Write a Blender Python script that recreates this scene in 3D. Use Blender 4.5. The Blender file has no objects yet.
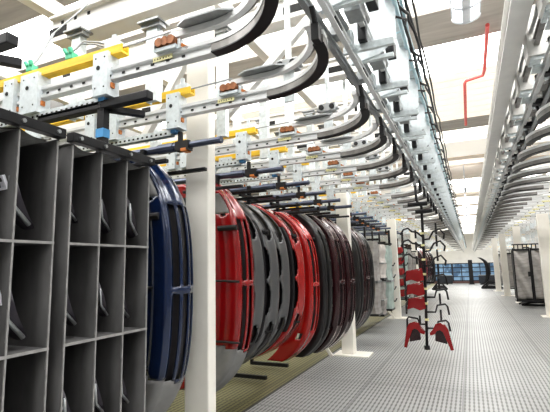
import bpy, bmesh, math, random
from mathutils import Vector, Matrix
random.seed(7)
COL = bpy.context.scene.collection
ORD = ['zeroth','first','second','third','fourth','fifth','sixth','seventh','eighth','ninth','tenth','eleventh','twelfth',
       'thirteenth','fourteenth','fifteenth','sixteenth','seventeenth','eighteenth','nineteenth','twentieth','twenty-first',
       'twenty-second','twenty-third','twenty-fourth','twenty-fifth','twenty-sixth','twenty-seventh','twenty-eighth','twenty-ninth','thirtieth',
       'thirty-first','thirty-second','thirty-third','thirty-fourth','thirty-fifth','thirty-sixth','thirty-seventh','thirty-eighth','thirty-ninth','fortieth',
       'forty-first','forty-second','forty-third','forty-fourth']

# ------------------------------------------------------------------ materials
MATS = {}
def mat(name, col, rough=.5, metal=0., var=.12, scale=8., coat=0., bump=0., stretch=None, spec=.5):
    if name in MATS: return MATS[name]
    m = bpy.data.materials.new(name); m.use_nodes = True
    nt = m.node_tree; b = nt.nodes['Principled BSDF']
    b.inputs['Roughness'].default_value = rough; b.inputs['Metallic'].default_value = metal
    b.inputs['Specular IOR Level'].default_value = spec
    if coat: b.inputs['Coat Weight'].default_value = coat; b.inputs['Coat Roughness'].default_value = .06
    tc = nt.nodes.new('ShaderNodeTexCoord'); nz = nt.nodes.new('ShaderNodeTexNoise')
    nz.inputs['Scale'].default_value = scale; nz.inputs['Detail'].default_value = 4
    if stretch:
        mp = nt.nodes.new('ShaderNodeMapping'); mp.inputs['Scale'].default_value = stretch
        nt.links.new(tc.outputs['Object'], mp.inputs['Vector']); nt.links.new(mp.outputs['Vector'], nz.inputs['Vector'])
    else: nt.links.new(tc.outputs['Object'], nz.inputs['Vector'])
    rp = nt.nodes.new('ShaderNodeValToRGB')
    rp.color_ramp.elements[0].position = .3; rp.color_ramp.elements[1].position = .7
    rp.color_ramp.elements[0].color = tuple(max(0, c*(1-var)) for c in col) + (1,)
    rp.color_ramp.elements[1].color = tuple(min(1, c*(1+var)) for c in col) + (1,)
    nt.links.new(nz.outputs['Fac'], rp.inputs['Fac']); nt.links.new(rp.outputs['Color'], b.inputs['Base Color'])
    if bump:
        bp = nt.nodes.new('ShaderNodeBump'); bp.inputs['Strength'].default_value = bump
        nt.links.new(nz.outputs['Fac'], bp.inputs['Height']); nt.links.new(bp.outputs['Normal'], b.inputs['Normal'])
    MATS[name] = m; return m
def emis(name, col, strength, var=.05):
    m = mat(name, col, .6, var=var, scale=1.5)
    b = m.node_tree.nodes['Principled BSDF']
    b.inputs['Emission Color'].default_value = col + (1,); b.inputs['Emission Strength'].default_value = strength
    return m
white   = mat('white_paint', (.78,.77,.74), .45, var=.04, scale=3)
beamw   = mat('beam_paint', (.80,.785,.755), .5, var=.04, scale=3)
cream   = mat('cream_column_paint', (.86,.835,.77), .45, var=.035, scale=4)
galv    = mat('galvanised_steel', (.66,.71,.72), .38, .45, var=.16, scale=26)
galvlt  = mat('bright_zinc_plate', (.64,.69,.71), .42, .2, var=.09, scale=30)
alu     = mat('aluminium_rail', (.68,.69,.69), .4, .25, var=.06, scale=12, stretch=(.5,8,8))
steel   = mat('grey_steel', (.36,.375,.38), .38, .6, var=.15, scale=14)
dsteel  = mat('dark_curve_steel', (.25,.24,.23), .35, .5, var=.2, scale=12)
black   = mat('black_steel', (.012,.012,.014), .42, var=.3, scale=15)
rubber  = mat('black_rubber', (.018,.017,.018), .6, var=.2, scale=20)
hole    = mat('dark_recess', (.02,.02,.02), .8, var=.1)
yellow  = mat('yellow_rail_paint', (.86,.55,.035), .38, var=.12, scale=8, stretch=(.6,5,5))
sticker = mat('pale_yellow_label', (.80,.76,.42), .5, var=.2, scale=90)
orange  = mat('orange_plastic', (.62,.22,.06), .45, var=.2, scale=20)
copper  = mat('copper_roller', (.30,.125,.055), .4, .2, var=.35, scale=25)
bluebar = mat('blue_grey_tube', (.105,.12,.165), .32, .5, var=.15, scale=9)
bluecap = mat('blue_plastic', (.10,.33,.62), .45, var=.1)
green   = mat('green_plastic', (.12,.58,.36), .45, var=.15, scale=30)
fabric  = mat('grey_rack_fabric', (.118,.116,.116), .9, var=.32, scale=6, bump=.25, stretch=(1,1,.35), spec=.2)
fabedge = mat('light_rack_piping', (.27,.265,.26), .85, var=.15, scale=20)
fabpale = mat('pale_grey_fabric', (.34,.325,.31), .85, var=.22, scale=5, bump=.9, stretch=(.6,.6,2.2))
fabwhite= mat('whitish_fabric', (.62,.58,.55), .85, var=.1, scale=5, bump=.3)
fabgreen= mat('greenish_fabric', (.40,.48,.45), .85, var=.14, scale=5, bump=.3)
bblue   = mat('dark_blue_car_paint', (.004,.016,.060), .2, .1, var=.2, scale=3, coat=1.)
bred    = mat('red_car_paint', (.27,.004,.006), .22, .05, var=.12, scale=2, coat=1.)
bmaroon = mat('dark_maroon_car_paint', (.034,.003,.006), .2, .1, var=.25, scale=3, coat=.9)
bdark   = mat('charcoal_car_paint', (.017,.016,.017), .32, .1, var=.2, scale=3, coat=.4)
bsilver = mat('grey_primer', (.105,.106,.109), .3, .1, var=.08, scale=3, coat=.4)
brorange= mat('bright_red_car_paint', (.40,.010,.009), .2, .05, var=.12, scale=2, coat=1.)
capgrey = mat('grey_unpainted_plastic', (.24,.238,.235), .6, var=.12, scale=6)
grille  = mat('black_grille_plastic', (.016,.014,.016), .4, var=.3, scale=20)
partdk  = mat('dark_purple_plastic', (.035,.03,.04), .3, .1, var=.25, scale=9)
partlt  = mat('pale_bracket_plastic', (.62,.62,.66), .4, var=.1)
pipe_red= mat('red_pipe_paint', (.66,.13,.12), .5, var=.08)
brownc  = mat('brown_concrete', (.40,.375,.345), .8, var=.16, scale=2.2, stretch=(.4,3,3))
roofdk  = mat('brown_grey_roof_panel', (.46,.44,.42), .8, var=.12, scale=1.5, stretch=(.3,3,3))  # brown-grey underside of the roof
pinkc   = mat('pinkish_concrete', (.74,.66,.59), .8, var=.06, scale=2)
louvre  = emis('cream_roof_sheet_glow', (.88,.84,.77), .32)  # opaque-looking roof sheets given an added glow to brighten them
glassgl = emis('skylight_glazing', (1.,.99,.975), 4.3)
lampgl  = emis('lamp_diffuser', (.93,.96,1.), 1.6)
cage    = mat('lamp_cage_metal', (.55,.57,.60), .35, .4, var=.1)
hose    = mat('pale_cyan_hose', (.50,.68,.74), .4, var=.12, scale=10)
winfr   = mat('dark_window_frame', (.03,.035,.045), .5, var=.2)
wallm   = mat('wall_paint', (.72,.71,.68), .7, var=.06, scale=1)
walldim = mat('dimmed_wall_paint', (.20,.20,.195), .8, var=.1, scale=1)  # side and back walls coloured darker to cut bounced light
cardin  = mat('dark_shell_inside', (.02,.018,.02), .6, var=.2)

def grate(name, base, holec, px, py, rough=.45):
    m = bpy.data.materials.new(name); m.use_nodes = True; nt = m.node_tree; N = nt.nodes; L = nt.links
    b = N['Principled BSDF']; b.inputs['Roughness'].default_value = rough
    tc = N.new('ShaderNodeTexCoord'); sp = N.new('ShaderNodeSeparateXYZ'); L.new(tc.outputs['Object'], sp.inputs[0])
    def mth(op, a, bb=None):
        n = N.new('ShaderNodeMath'); n.operation = op
        for i, v in enumerate((a, bb)):
            if v is None: continue
            if isinstance(v, (int, float)): n.inputs[i].default_value = v
            else: L.new(v, n.inputs[i])
        return n.outputs[0]
    a = mth('SINE', mth('MULTIPLY', sp.outputs['X'], 2*math.pi/px))
    c = mth('SINE', mth('MULTIPLY', sp.outputs['Y'], 2*math.pi/py))
    h = mth('ADD', mth('MULTIPLY', a, .62), mth('MULTIPLY', c, .22))
    rp = N.new('ShaderNodeValToRGB'); L.new(h, rp.inputs['Fac'])
    rp.color_ramp.elements[0].position = .0; rp.color_ramp.elements[1].position = .5
    rp.color_ramp.elements[0].color = base + (1,); rp.color_ramp.elements[1].color = holec + (1,)
    nz = N.new('ShaderNodeTexNoise'); nz.inputs['Scale'].default_value = .7; nz.inputs['Detail'].default_value = 5
    L.new(tc.outputs['Object'], nz.inputs['Vector'])
    # panel seams
    sy = mth('LESS_THAN', mth('ABSOLUTE', mth('SUBTRACT', mth('FRACT', mth('MULTIPLY', sp.outputs['Y'], 1/1.35)), .5)), .011)
    sx = mth('LESS_THAN', mth('ABSOLUTE', mth('SUBTRACT', mth('FRACT', mth('MULTIPLY', mth('ADD', sp.outputs['X'], 2.0), 1/1.2)), .5)), .009)
    sm = mth('MAXIMUM', sy, sx)
    mx = N.new('ShaderNodeMixRGB'); mx.blend_type = 'MIX'; L.new(sm, mx.inputs['Fac']); L.new(rp.outputs['Color'], mx.inputs[1])
    mx.inputs[2].default_value = tuple(x*.62 for x in base) + (1,)
    ml = N.new('ShaderNodeMixRGB'); ml.blend_type = 'MULTIPLY'; ml.inputs['Fac'].default_value = .35
    L.new(mx.outputs[0], ml.inputs[1]); L.new(nz.outputs['Fac'], ml.inputs[2])
    L.new(ml.outputs[0], b.inputs['Base Color'])
    return m
floorm  = grate('aisle_grating', (.43,.44,.435), (.15,.15,.15), .048, .13)
floorg  = grate('storage_grating', (.25,.235,.11), (.075,.07,.035), .06, .07, .5)

# ------------------------------------------------------------------ mesh builder
class MB:
    def __init__(s): s.v = []; s.f = []; s.m = []
    def poly(s, pts, faces, mi=0):
        o = len(s.v); s.v += [tuple(p) for p in pts]
        for f in faces: s.f.append([i+o for i in f]); s.m.append(mi)
        return s
    def box(s, x0, x1, y0, y1, z0, z1, mi=0):
        p = [(x,y,z) for x in (x0,x1) for y in (y0,y1) for z in (z0,z1)]
        return s.poly(p, [(0,1,3,2),(4,6,7,5),(0,4,5,1),(2,3,7,6),(0,2,6,4),(1,5,7,3)], mi)
    def bar(s, a, b, w, h=None, mi=0, up=(0,0,1)):          # rectangular bar between two points
        h = w if h is None else h
        a = Vector(a); b = Vector(b); d = (b-a).normalized(); u = Vector(up)
        if abs(d.dot(u)) > .95: u = Vector((0,1,0))
        sd = d.cross(u).normalized(); u = sd.cross(d).normalized()
        p = [q + sd*i*w/2 + u*j*h/2 for q in (a,b) for i,j in ((-1,-1),(1,-1),(1,1),(-1,1))]
        return s.poly(p, [(3,2,1,0),(4,5,6,7),(0,1,5,4),(1,2,6,5),(2,3,7,6),(3,0,4,7)], mi)
    def tube(s, pts, r, n=8, mi=0):
        pts = [Vector(p) for p in pts]; rs = r if isinstance(r, (list,tuple)) else [r]*len(pts)
        rings = []; pu = None
        for i, p in enumerate(pts):
            d = (pts[min(i+1,len(pts)-1)] - pts[max(i-1,0)]).normalized()
            u = pu if pu is not None else (Vector((0,0,1)) if abs(d.z) < .9 else Vector((1,0,0)))
            sd = d.cross(u)
            if sd.length < 1e-4: sd = d.cross(Vector((0,1,0)))
            sd.normalize(); u = sd.cross(d).normalized(); pu = u
            rings += [p + (sd*math.cos(2*math.pi*k/n) + u*math.sin(2*math.pi*k/n))*rs[i] for k in range(n)]
        fs = [tuple(i*n+j for j in reversed(range(n))) if False else (i*n+k, i*n+(k+1)%n, (i+1)*n+(k+1)%n, (i+1)*n+k) for i in range(len(pts)-1) for k in range(n)]
        m = len(pts)-1
        fs += [tuple(range(n)), tuple(m*n+k for k in reversed(range(n)))]
        return s.poly(rings, fs, mi)
    def prism(s, pts, off, mi=0):                           # polygon extruded by the vector off
        n = len(pts); off = Vector(off); a = [Vector(p) for p in pts]; p = a + [q+off for q in a]
        return s.poly(p, [tuple(range(n)), tuple(reversed(range(n,2*n)))] + [(i, (i+1)%n+0, n+(i+1)%n, n+i)[::-1] for i in range(n)], mi)
    def sweep(s, prof, path, mi=0):                         # profile (side, up) along a path that stays roughly level
        path = [Vector(p) for p in path]; n = len(prof); V = []
        for i, p in enumerate(path):
            d = (path[min(i+1,len(path)-1)] - path[max(i-1,0)]); d.z = 0; d.normalize()
            sd = Vector((d.y, -d.x, 0))
            V += [p + sd*a + Vector((0,0,b)) for a, b in prof]
        fs = [(i*n+k, i*n+(k+1)%n, (i+1)*n+(k+1)%n, (i+1)*n+k) for i in range(len(path)-1) for k in range(n)]
        m = len(path)-1; fs += [tuple(reversed(range(n))), tuple(m*n+k for k in range(n))]
        return s.poly(V, fs, mi)
    def build(s, name, mats, parent=None, smooth=False, bevel=0, loc=None, flip=False):
        me = bpy.data.meshes.new(name); me.from_pydata(s.v, [], s.f)
        if not isinstance(mats, (list,tuple)): mats = [mats]
        for m in mats: me.materials.append(m)
        for p, i in zip(me.polygons, s.m): p.material_index = i; p.use_smooth = smooth
        bm = bmesh.new(); bm.from_mesh(me); bmesh.ops.recalc_face_normals(bm, faces=bm.faces); bm.to_mesh(me); bm.free()
        o = bpy.data.objects.new(name, me); COL.objects.link(o)
        if parent: o.parent = parent
        if loc: o.location = loc
        if bevel:
            b = o.modifiers.new('bevel', 'BEVEL'); b.width = bevel; b.segments = 2; b.limit_method = 'ANGLE'
        return o
def tag(o, label=None, cat=None, group=None, kind=None):
    if label: o['label'] = label
    if cat: o['category'] = cat
    if group: o['group'] = group
    if kind: o['kind'] = kind
    return o
def thing(name, label, cat, loc=(0,0,0), rz=0, group=None):
    o = bpy.data.objects.new(name, None); COL.objects.link(o); o.empty_display_size = .1
    o.location = loc; o.rotation_euler.z = rz
    return tag(o, label, cat, group)
KIDS = {}
def dup(o, loc=None, label=None, parent=None, rz=None, skip=()):
    c = o.copy(); COL.objects.link(c)
    if parent: c.parent = parent
    if loc is not None: c.location = loc
    if rz is not None: c.rotation_euler.z = rz
    if label: c['label'] = label
    for ch in list(o.children):
        if ch.name.split('.')[0] in skip: continue
        dup(ch, parent=c, skip=skip)
    return c
def struct(name, mb, m, **k): return tag(mb.build(name, m, **k), kind='structure')
def near_far(n, i): return ORD[i]

# ------------------------------------------------------------------ the setting
XL, XR, YB, YF, ZC, YE = -9.5, 9.5, -3.5, 36.2, 6.0, 74.0
struct('floor', MB().box(-2.42, XR, YB, YE, -.1, 0), floorm)
struct('floor_left', MB().box(XL, -2.46, YB, YE, -.1, 0), floorg)
struct('trim_1', MB().box(-2.46, -2.42, YB, YE, -.1, .004), mat('seam_steel', (.07,.07,.068), .6))
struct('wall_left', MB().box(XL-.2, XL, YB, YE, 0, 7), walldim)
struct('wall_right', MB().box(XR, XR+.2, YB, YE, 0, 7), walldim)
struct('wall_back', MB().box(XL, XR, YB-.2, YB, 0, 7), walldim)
# ceiling: concrete beams, glazing, louvres, running across the aisle
c = MB()
c.box(XL, XR, YB, 3.6, ZC+.3, ZC+.4, 1)
strips = [(3.6,4.6,0,0.),(4.6,5.8,3,.25),(5.8,6.7,1,.0),(6.7,7.55,3,.25),(7.55,8.8,0,-.02),(8.8,10.9,3,.3),(12.9,14.1,0,-.3),(14.1,15.6,3,.25),(15.6,21.2,2,.1),
          (21.2,24.6,4,0.),(24.6,27.2,3,.25),(27.2,30.4,2,.1),(30.4,31.6,4,0.),(31.6,33.4,3,.25),(33.4,38,2,.1),(38,40.5,3,.25),(40.5,46,2,.1),(46,49,3,.25),(49,55,2,.1),(55,59,3,.25),(59,64,2,.1),(64,68,3,.25),(68,YE,2,.1)]
gl = MB()
for y0, y1, k, dz in strips:
    if k == 3: gl.box(XL, XR, y0, y1, ZC+dz, ZC+dz+.06)
    else:
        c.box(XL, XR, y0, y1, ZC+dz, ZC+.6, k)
        if k == 2 and y1-y0 < 2:
            for j in range(7):
                yy = y0+.06+j*(y1-y0)/7; c.box(XL, XR, yy, yy+.035, ZC+dz-.035, ZC+dz, 4)
        if k == 2 and y1-y0 > 2:
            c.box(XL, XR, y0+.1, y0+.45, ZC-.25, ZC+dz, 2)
            c.box(XL, XR, y1-1.6, y1-1.5, ZC-.02, ZC+dz, 4)
for j in range(9):
    ya = 10.9+2.0*j/9; za = ZC+.36-.72*j/9
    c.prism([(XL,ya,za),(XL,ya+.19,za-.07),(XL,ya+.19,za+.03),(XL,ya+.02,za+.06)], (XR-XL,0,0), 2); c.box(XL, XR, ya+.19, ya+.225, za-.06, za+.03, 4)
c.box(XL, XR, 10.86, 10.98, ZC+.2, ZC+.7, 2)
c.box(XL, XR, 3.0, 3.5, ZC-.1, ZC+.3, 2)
gl.box(XL, XR, -1.5, 2.6, ZC+.24, ZC+.29)
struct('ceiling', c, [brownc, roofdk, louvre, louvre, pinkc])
struct('window_roof', gl, glassgl)
# far wall with a band of bluish windows
struct('wall_far', MB().box(XL, XR, YE, YE+.2, 0, 7), wallm)
def win_mat():
    m = bpy.data.materials.new('blue_window_view'); m.use_nodes = True; nt = m.node_tree; N = nt.nodes; L = nt.links
    b = N['Principled BSDF']; tc = N.new('ShaderNodeTexCoord'); v = N.new('ShaderNodeTexVoronoi'); v.inputs['Scale'].default_value = 2.2
    v.distance = 'CHEBYCHEV'
    L.new(tc.outputs['Object'], v.inputs['Vector']); r = N.new('ShaderNodeValToRGB'); L.new(v.outputs['Color'], r.inputs['Fac'])
    r.color_ramp.elements[0].color = (.03,.07,.14,1); r.color_ramp.elements[1].color = (.30,.46,.62,1)
    L.new(r.outputs['Color'], b.inputs['Base Color']); L.new(r.outputs['Color'], b.inputs['Emission Color']); b.inputs['Emission Strength'].default_value = .4
    b.inputs['Roughness'].default_value = .15
    return m
wm = win_mat()
for i, (x0, x1) in enumerate(((-4.2,-2.6),(-2.6,-1.3),(-1.3,0.),(0.,1.3),(1.3,2.6),(2.6,4.2))):
    w = struct('window_%d' % (i+1), MB().box(x0, x1, YF+.08, YF+.1, .16, 1.5), wm)
    f = MB()
    for x in (x0+.03, (x0+x1)/2, x1-.03): f.box(x-.03, x+.03, YF-.02, YF+.08, .16, 1.52)
    for z in (.2, .5, .85, 1.2, 1.5): f.box(x0, x1, YF-.01, YF+.07, z-.03, z+.03)
    f.build('window_frame', winfr, w)
struct('baseboard_far', MB().box(-4.2, 4.2, YF-.06, YF+.12, 0, .16), mat('dark_red_sill', (.16,.09,.08), .6))

# ------------------------------------------------------------------ white roof steelwork
def roof_beam(y, x0, x1, z, label, slots):
    o = thing('roof_beam', label, 'beam', ((x0+x1)/2, y, z))
    hl = (x1-x0)/2; xc = (x0+x1)/2
    b = MB().box(-hl, hl, -.09, .09, 0, .22)
    b.box(-hl, hl, -.13, .13, .2, .23)
    b.build('beam', beamw, o, bevel=.008)
    s = MB()
    for sx in slots: s.box(sx-xc-.11, sx-xc+.11, -.094, -.08, .05, .13)
    for k in range(3): s.box(-hl+.12+.16*k, -hl+.15+.16*k, -.094, -.08, .15, .18)
    s.build('slot', hole, o)
roof_beam(2.55, -3.28, -1.15, 3.64, 'white roof beam nearest the camera with its open end at top left', (-3.2,))
roof_beam(3.66, -8, -.95, 3.98, 'white slotted roof beam, second from the camera, above the second curved rail', (-1.36,-3.0,-4.4))
roof_beam(5.1, -8, -.95, 3.98, 'white slotted roof beam, third from the camera, above the third curved rail', (-1.38,-3.0,-4.4))
for i, y in enumerate((6.6, 8.2, 10.0, 12.2, 15.0, 18.5, 22.5)):
    roof_beam(y, -8, -.95, 3.98, 'white roof beam left of the aisle, %s from the camera' % ORD[i+4], (-1.38,-3.))
for i, y in enumerate((5.2, 7.5, 10.0, 13, 17, 22)):
    roof_beam(y, .95, 8, 3.98, 'white roof beam right of the aisle, %s from the camera' % ORD[i+1], (1.4,))
def long_beam(x, y0, y1, z, label):
    o = MB().box(-.06, .06, 0, y1-y0, 0, .16).build('longitudinal_beam', beamw, loc=(x, y0, z), bevel=.006)
    tag(o, label, 'beam')
long_beam(-2.16, 1.2, 33, 4.22, 'long white beam running over the left hanger plates into the distance')
long_beam(-3.75, .9, 33, 4.22, 'long white beam at far upper left running away under the roof')
long_beam(-5.6, .9, 33, 4.22, 'outermost long white beam at upper left, furthest from the aisle')
long_beam(2.3, 4, 33, 4.22, 'long white beam above the lanes right of the aisle')
def brace(a, b, label):
    a = Vector(a); b = Vector(b)
    tag(MB().bar((0,0,0), b-a, .07, .07).build('diagonal_brace', white, loc=a), label, 'brace')
brace((-2.35,3.6,2.95), (-1.2,3.62,3.97), 'white diagonal brace rising right behind the tall front column')
brace((-2.95,3.3,2.9), (-2.2,3.3,3.97), 'white diagonal brace left of the tall front column')

def support_post(x, y, z0, z1, label):
    o = thing('support_post', label, 'post', (x, y, z0))
    h = z1-z0
    b = MB(); b.box(-.05,.05,-.02,.02,0,h); b.box(-.05,-.042,.02,.05,0,h); b.box(.042,.05,.02,.05,0,h)
    b.build('channel', galv, o)
    b = MB().box(-.1,.1,-.07,.07,h-.015,h); b.box(-.09,.09,-.04,.04,h-.05,h-.015)
    b.build('cap_plate', steel, o)
    return o
PY = [2.44, 3.45, 4.4, 5.2, 6.05, 6.8, 8.0, 8.8, 9.7, 10.6, 11.5]
for i, y in enumerate(PY):
    for x, w in ((-2.1,'inner'),(-2.92,'outer')):
        support_post(x, y, 2.86, 3.98 if i != 0 else (3.5 if w == 'inner' else 3.64), 'galvanised hanger post in the %s row left of the aisle, %s from the camera' % (w, ORD[i+1]))

# ------------------------------------------------------------------ columns
def column(x, y, h, label, w=.24, d=.12, plate=True):
    o = thing('steel_column', label, 'column', (x, y, 0))
    b = MB().box(-w/2, w/2, -d/2, d/2, 0.02, h)
    b.build('shaft', cream, o, bevel=.012)
    b = MB().box(-w/2-.13, w/2+.28, -d/2-.12, d/2+.12, 0, .02)
    b.build('base_plate', cream, o)
    return o
column(-2.13, 3.13, 4.2, 'tall cream steel column in the foreground between blue and red bumpers')
column(-2.115, 7.83, 2.95, 'cream column standing behind the dark maroon bumpers with white base plate', .22, .22)
column(-2.1, 13.35, 2.95, 'cream column left of the hanging red parts carrier', .24, .22)
column(-2.1, 18.9, 2.95, 'cream column left of the aisle, fourth from the camera')
column(2.03, 14.6, 2.95, 'cream column at the right edge of the photo', .3, .24)
column(1.75, 19.2, 2.95, 'cream column hidden behind the grey curtain racks, only its foot showing', .26, .22)
column(1.47, 22.9, 2.95, 'cream column left of the grey curtain racks, nearer of two', .26, .22)
column(1.30, 26.4, 2.95, 'cream column left of the grey curtain racks, farther of two', .26, .22)
def column_brace(x, y, label, two=True):
    o = thing('floor_brace', label, 'brace', (x, y, 0))
    MB().bar((.30,-.05,.02), (0,-.05,.42), .05, .05).build('strut', cream, o)
    MB().bar((-.3,-.05,.36), (.22,-.05,.47), .05, .05).build('cross_bar', cream, o)
    b = MB().box(-.05,.03,-.09,-.02,.3,.66); b.build('post', cream, o)
    if two: MB().box(-.34,-.26,-.09,-.02,.28,.62).build('post', cream, o)
    return o
column_brace(-2.62, 7.5, 'white slanting floor brace with two short posts beside the maroon bumpers')
column_brace(-2.45, 13.2, 'white slanting floor brace beside the column left of the hanging carrier', False)
column_brace(-2.3, 18.7, 'small white floor brace far down the left side of the aisle', False)

# ------------------------------------------------------------------ storage lanes
LY = [2.05, 2.82, 4.0, 4.85, 5.65, 6.45, 7.25, 8.45, 9.25, 10.05, 10.85, 11.65, 12.45, 14.0, 14.8, 15.6, 16.5, 17.5, 19.4, 20.4, 21.5, 22.7, 24, 25.5, 27, 29, 31, 34, 38, 43, 50]
CH = [(-.03,-.045),(.03,-.045),(.03,-.02),(.012,-.016),(.012,.016),(.03,.02),(.03,.045),(-.03,.045),(-.03,.02),(-.012,.016),(-.012,-.016),(-.03,-.02)]
def lane(s, y, label, end_x=6.0):
    """s = -1 left of the aisle, +1 right; root at the lane's inner end, rail centre height 2.91"""
    X0 = 2.1
    o = thing('lane_rail', label, 'conveyor rail', (s*X0, y, 2.75))
    def P(x, dy, z): return (s*(x-X0), dy, z-2.75)
    cx, r = 1.30, .60
    kd = -1 if s < 0 else 1
    arc = lambda rr, z, n=14: [P(cx-rr*math.sin(a), kd*(r-rr*math.cos(a)) if False else kd*(rr-rr*math.cos(a)), z) for a in [math.pi/2*i/n for i in range(n+1)]]
    b = MB().sweep(CH, [P(end_x+2, 0, 2.91), P(cx, 0, 2.91)])
    for x in [1.5+.12*k for k in range(30)]:
        xx = s*(x-X0); b.box(xx-.012, xx+.012, -.0345, -.029, 2.884-2.75, 2.898-2.75, 1)
    sr = b.build('straight_rail', [alu, hole], o)
    A = arc(r, 2.91)
    b = MB().sweep([(-.034,.016),(.034,.016),(.034,.045),(-.034,.045)], A, 0)
    b.sweep([(-.03,-.034),(.03,-.034),(.03,.016),(-.03,.016)], A, 1)
    b.sweep([(-.034,-.042),(.034,-.042),(.034,-.034),(-.034,-.034)], A, 2)
    b.build('curve_rail', [alu, dsteel, black], o, smooth=False)
    # switch piece where the curve meets the main line
    e = A[-1]
    b = MB().box(e[0]-.022, e[0]+.022, min(e[1], e[1]+kd*.06), max(e[1], e[1]+kd*.06), .12, .22); b.tube([(e[0],e[1]+kd*.03,.2),(e[0],e[1]+kd*.1,.3)], .016)
    b.build('switch_tongue', black, o)
    # upper chain rail with its own curve
    U = [P(1.62, 0, 3.06)] + [(p[0], p[1], p[2]+.02*i/14) for i, p in enumerate(arc(r-.1, 3.06))]
    b = MB().sweep([(-.02,-.02),(.02,-.02),(.02,.02),(-.02,.02)], U, 0)
    b.sweep([(-.045,.0),(-.02,.0),(-.02,.03),(-.045,.03)], U, 1)
    ur = b.build('upper_rail', [alu, dsteel], o)
    p = [P(1.54,-.05,3.085), P(1.46,-.09,3.085), P(1.22,-.09,3.085), P(1.12,-.04,3.085), P(1.16,.05,3.085), P(1.48,.05,3.085)]
    MB().prism(p, (0,0,.012)).build('guide_plate', steel, o)
    MB().tube([P(1.62,0,3.10), P(2.05,0,3.09)], .006, 5).build('pull_wire', steel, ur)
    # yellow stop rail over the hanger plates
    b = MB(); x0, x1 = sorted((P(end_x,0,0)[0], P(2.0,0,0)[0]))
    b.box(x0, x1, -.035, .035, .29, .305); b.box(x0, x1, -.035, -.022, .305, .35); b.box(x0, x1, .022, .035, .305, .35)
    yr = b.build('stop_rail', yellow, o)
    b = MB(); e = P(2.1,0,0)[0]; b.box(e-.06, e+.06, -.03, .03, .352, .39); b.box(e-.015, e+.015, -.01, .01, .39, .45)
    b.build('stop_bracket', galvlt, yr)
    # hanger plates
    for k, (x, w) in enumerate(((2.16,.13),(2.87,.19),(3.1,.12),(3.9,.19),(4.8,.19))):
        b = MB(); e = P(x,0,0)[0]
        b.box(e-w/2, e+w/2, -.062, -.05, .015, .31); b.box(e-w/2, e-w/2+.012, -.05, .05, .015, .31)
        b.box(e+w/2-.012, e+w/2, -.05, .05, .015, .31); b.box(e-w/2, e+w/2, -.062, .06, .005, .017)
        b.tube([(e-.015,-.066,.2),(e-.015,-.058,.2)], .016, 10, 1)
        for q in ((-.3,.06),(.3,.06),(-.3,.27),(.3,.27)): b.tube([(e+q[0]*w,-.0645,q[1]),(e+q[0]*w,-.06,q[1])], .006, 6, 1)
        hp = b.build('hanger_plate', [galvlt, hole], o)
        b = MB().box(e-s*(w/2)-.012, e-s*(w/2)+.012, -.03, .0, .06, .095); b.build('end_stop', orange, hp)
    # perforated lower rail with blue cap
    x0, x1 = sorted((P(end_x,0,0)[0], P(2.2,0,0)[0]))
    b = MB().box(x0, x1, -.03, .03, -.005, .012); b.box(x0, x1, -.03, -.02, -.04, -.005); b.box(x0, x1, .02, .03, -.04, -.005)
    for k in range(40):
        xx = P(2.25+.05*k,0,0)[0]; b.box(xx-.01, xx+.01, -.0315, -.029, -.028, -.012, 1)
    lr = b.build('lower_rail', [galv, hole], o)
    e = P(2.15,0,0)[0]; MB().box(e-.05, e-.0, -.032, .032, -.02, .014).build('end_cap', bluecap, lr)
    e = P(1.66,0,0)[0]; b = MB().box(e-.075, e+.075, -.0335, -.029, .15, .18)
    for k in range(6): b.box(e-.062+.022*k, e-.056+.022*k, -.0345, -.033, .16, .17, 1)
    b.build('sticker', [sticker, hole], sr)
    return o
proto = {}
FARSKIP = ('stop_bracket','end_stop','end_cap','pull_wire','switch_tongue','lower_rail')
def side_lanes(s, ys, word):
    first = None
    for i, y in enumerate(ys):
        lab = '%s curved rail lane %s of the aisle, %s from the camera' % ('silver grey', word, ORD[i+1])
        if first is None: first = lane(s, y, lab); proto[s] = first
        else: dup(first, (first.location.x, y, 2.75), lab, skip=FARSKIP if y > 15 else ())
side_lanes(-1, LY, 'left')
RY = [3.05, 3.9, 4.75, 5.6, 6.4, 7.2, 8.0, 8.8, 9.6, 10.4, 11.2, 12.0, 12.8, 13.6, 14.6, 15.6, 16.8, 18, 19.4, 20.8, 22.4, 24, 26, 28, 30, 33, 37, 42, 49]
side_lanes(1, RY, 'right')

# trolleys on the chain rails
def trolley(x, y, label):
    o = thing('chain_trolley', label, 'trolley', (x, y, 2.96), group='copper roller trolleys on the lane ends')
    b = MB()
    for k in (-.045, 0, .045): b.tube([(k,-.05,.045),(k,.05,.045)], .03, 10)
    b.build('roller', copper, o)
    b = MB().box(-.08,.08,-.04,.04,-.012,.012); b.box(-.085,-.075,-.05,.05,-.01,.07); b.box(.08,.1,-.02,.02,-.01,.05); b.build('body', galvlt, o)
    b = MB().bar((.09,0,.02),(.15,0,-.02),.02,.02); b.build('latch', orange, o)
    return o
t0 = None
for i, y in enumerate(LY[:18]):
    lab = 'copper roller trolley at the end of the %s lane left of the aisle' % ORD[i+1]
    if t0 is None: t0 = trolley(-1.62, y-.02, lab)
    else: dup(t0, (-1.62, y-.02, 2.96), lab)
def sensor(x, y, z, label):
    o = thing('sensor_bracket', label, 'bracket', (x, y, z), group='dark sensor brackets above the curves')
    MB().box(-.1,.1,-.05,.05,0,.1).box(-.13,.13,-.03,.03,.02,.05).build('sensor_block', steel, o, bevel=.01)
    b = MB().box(-.05,.05,-.01,.01,-.28,0); b.box(-.02,.02,-.02,.02,.1,.9); b.build('stem', galv, o)
    for k in (-.06,.06): MB().tube([(k,-.065,.05),(k,-.045,.05)], .03, 8).build('lens', black, o)
    return o
s0 = None
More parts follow.
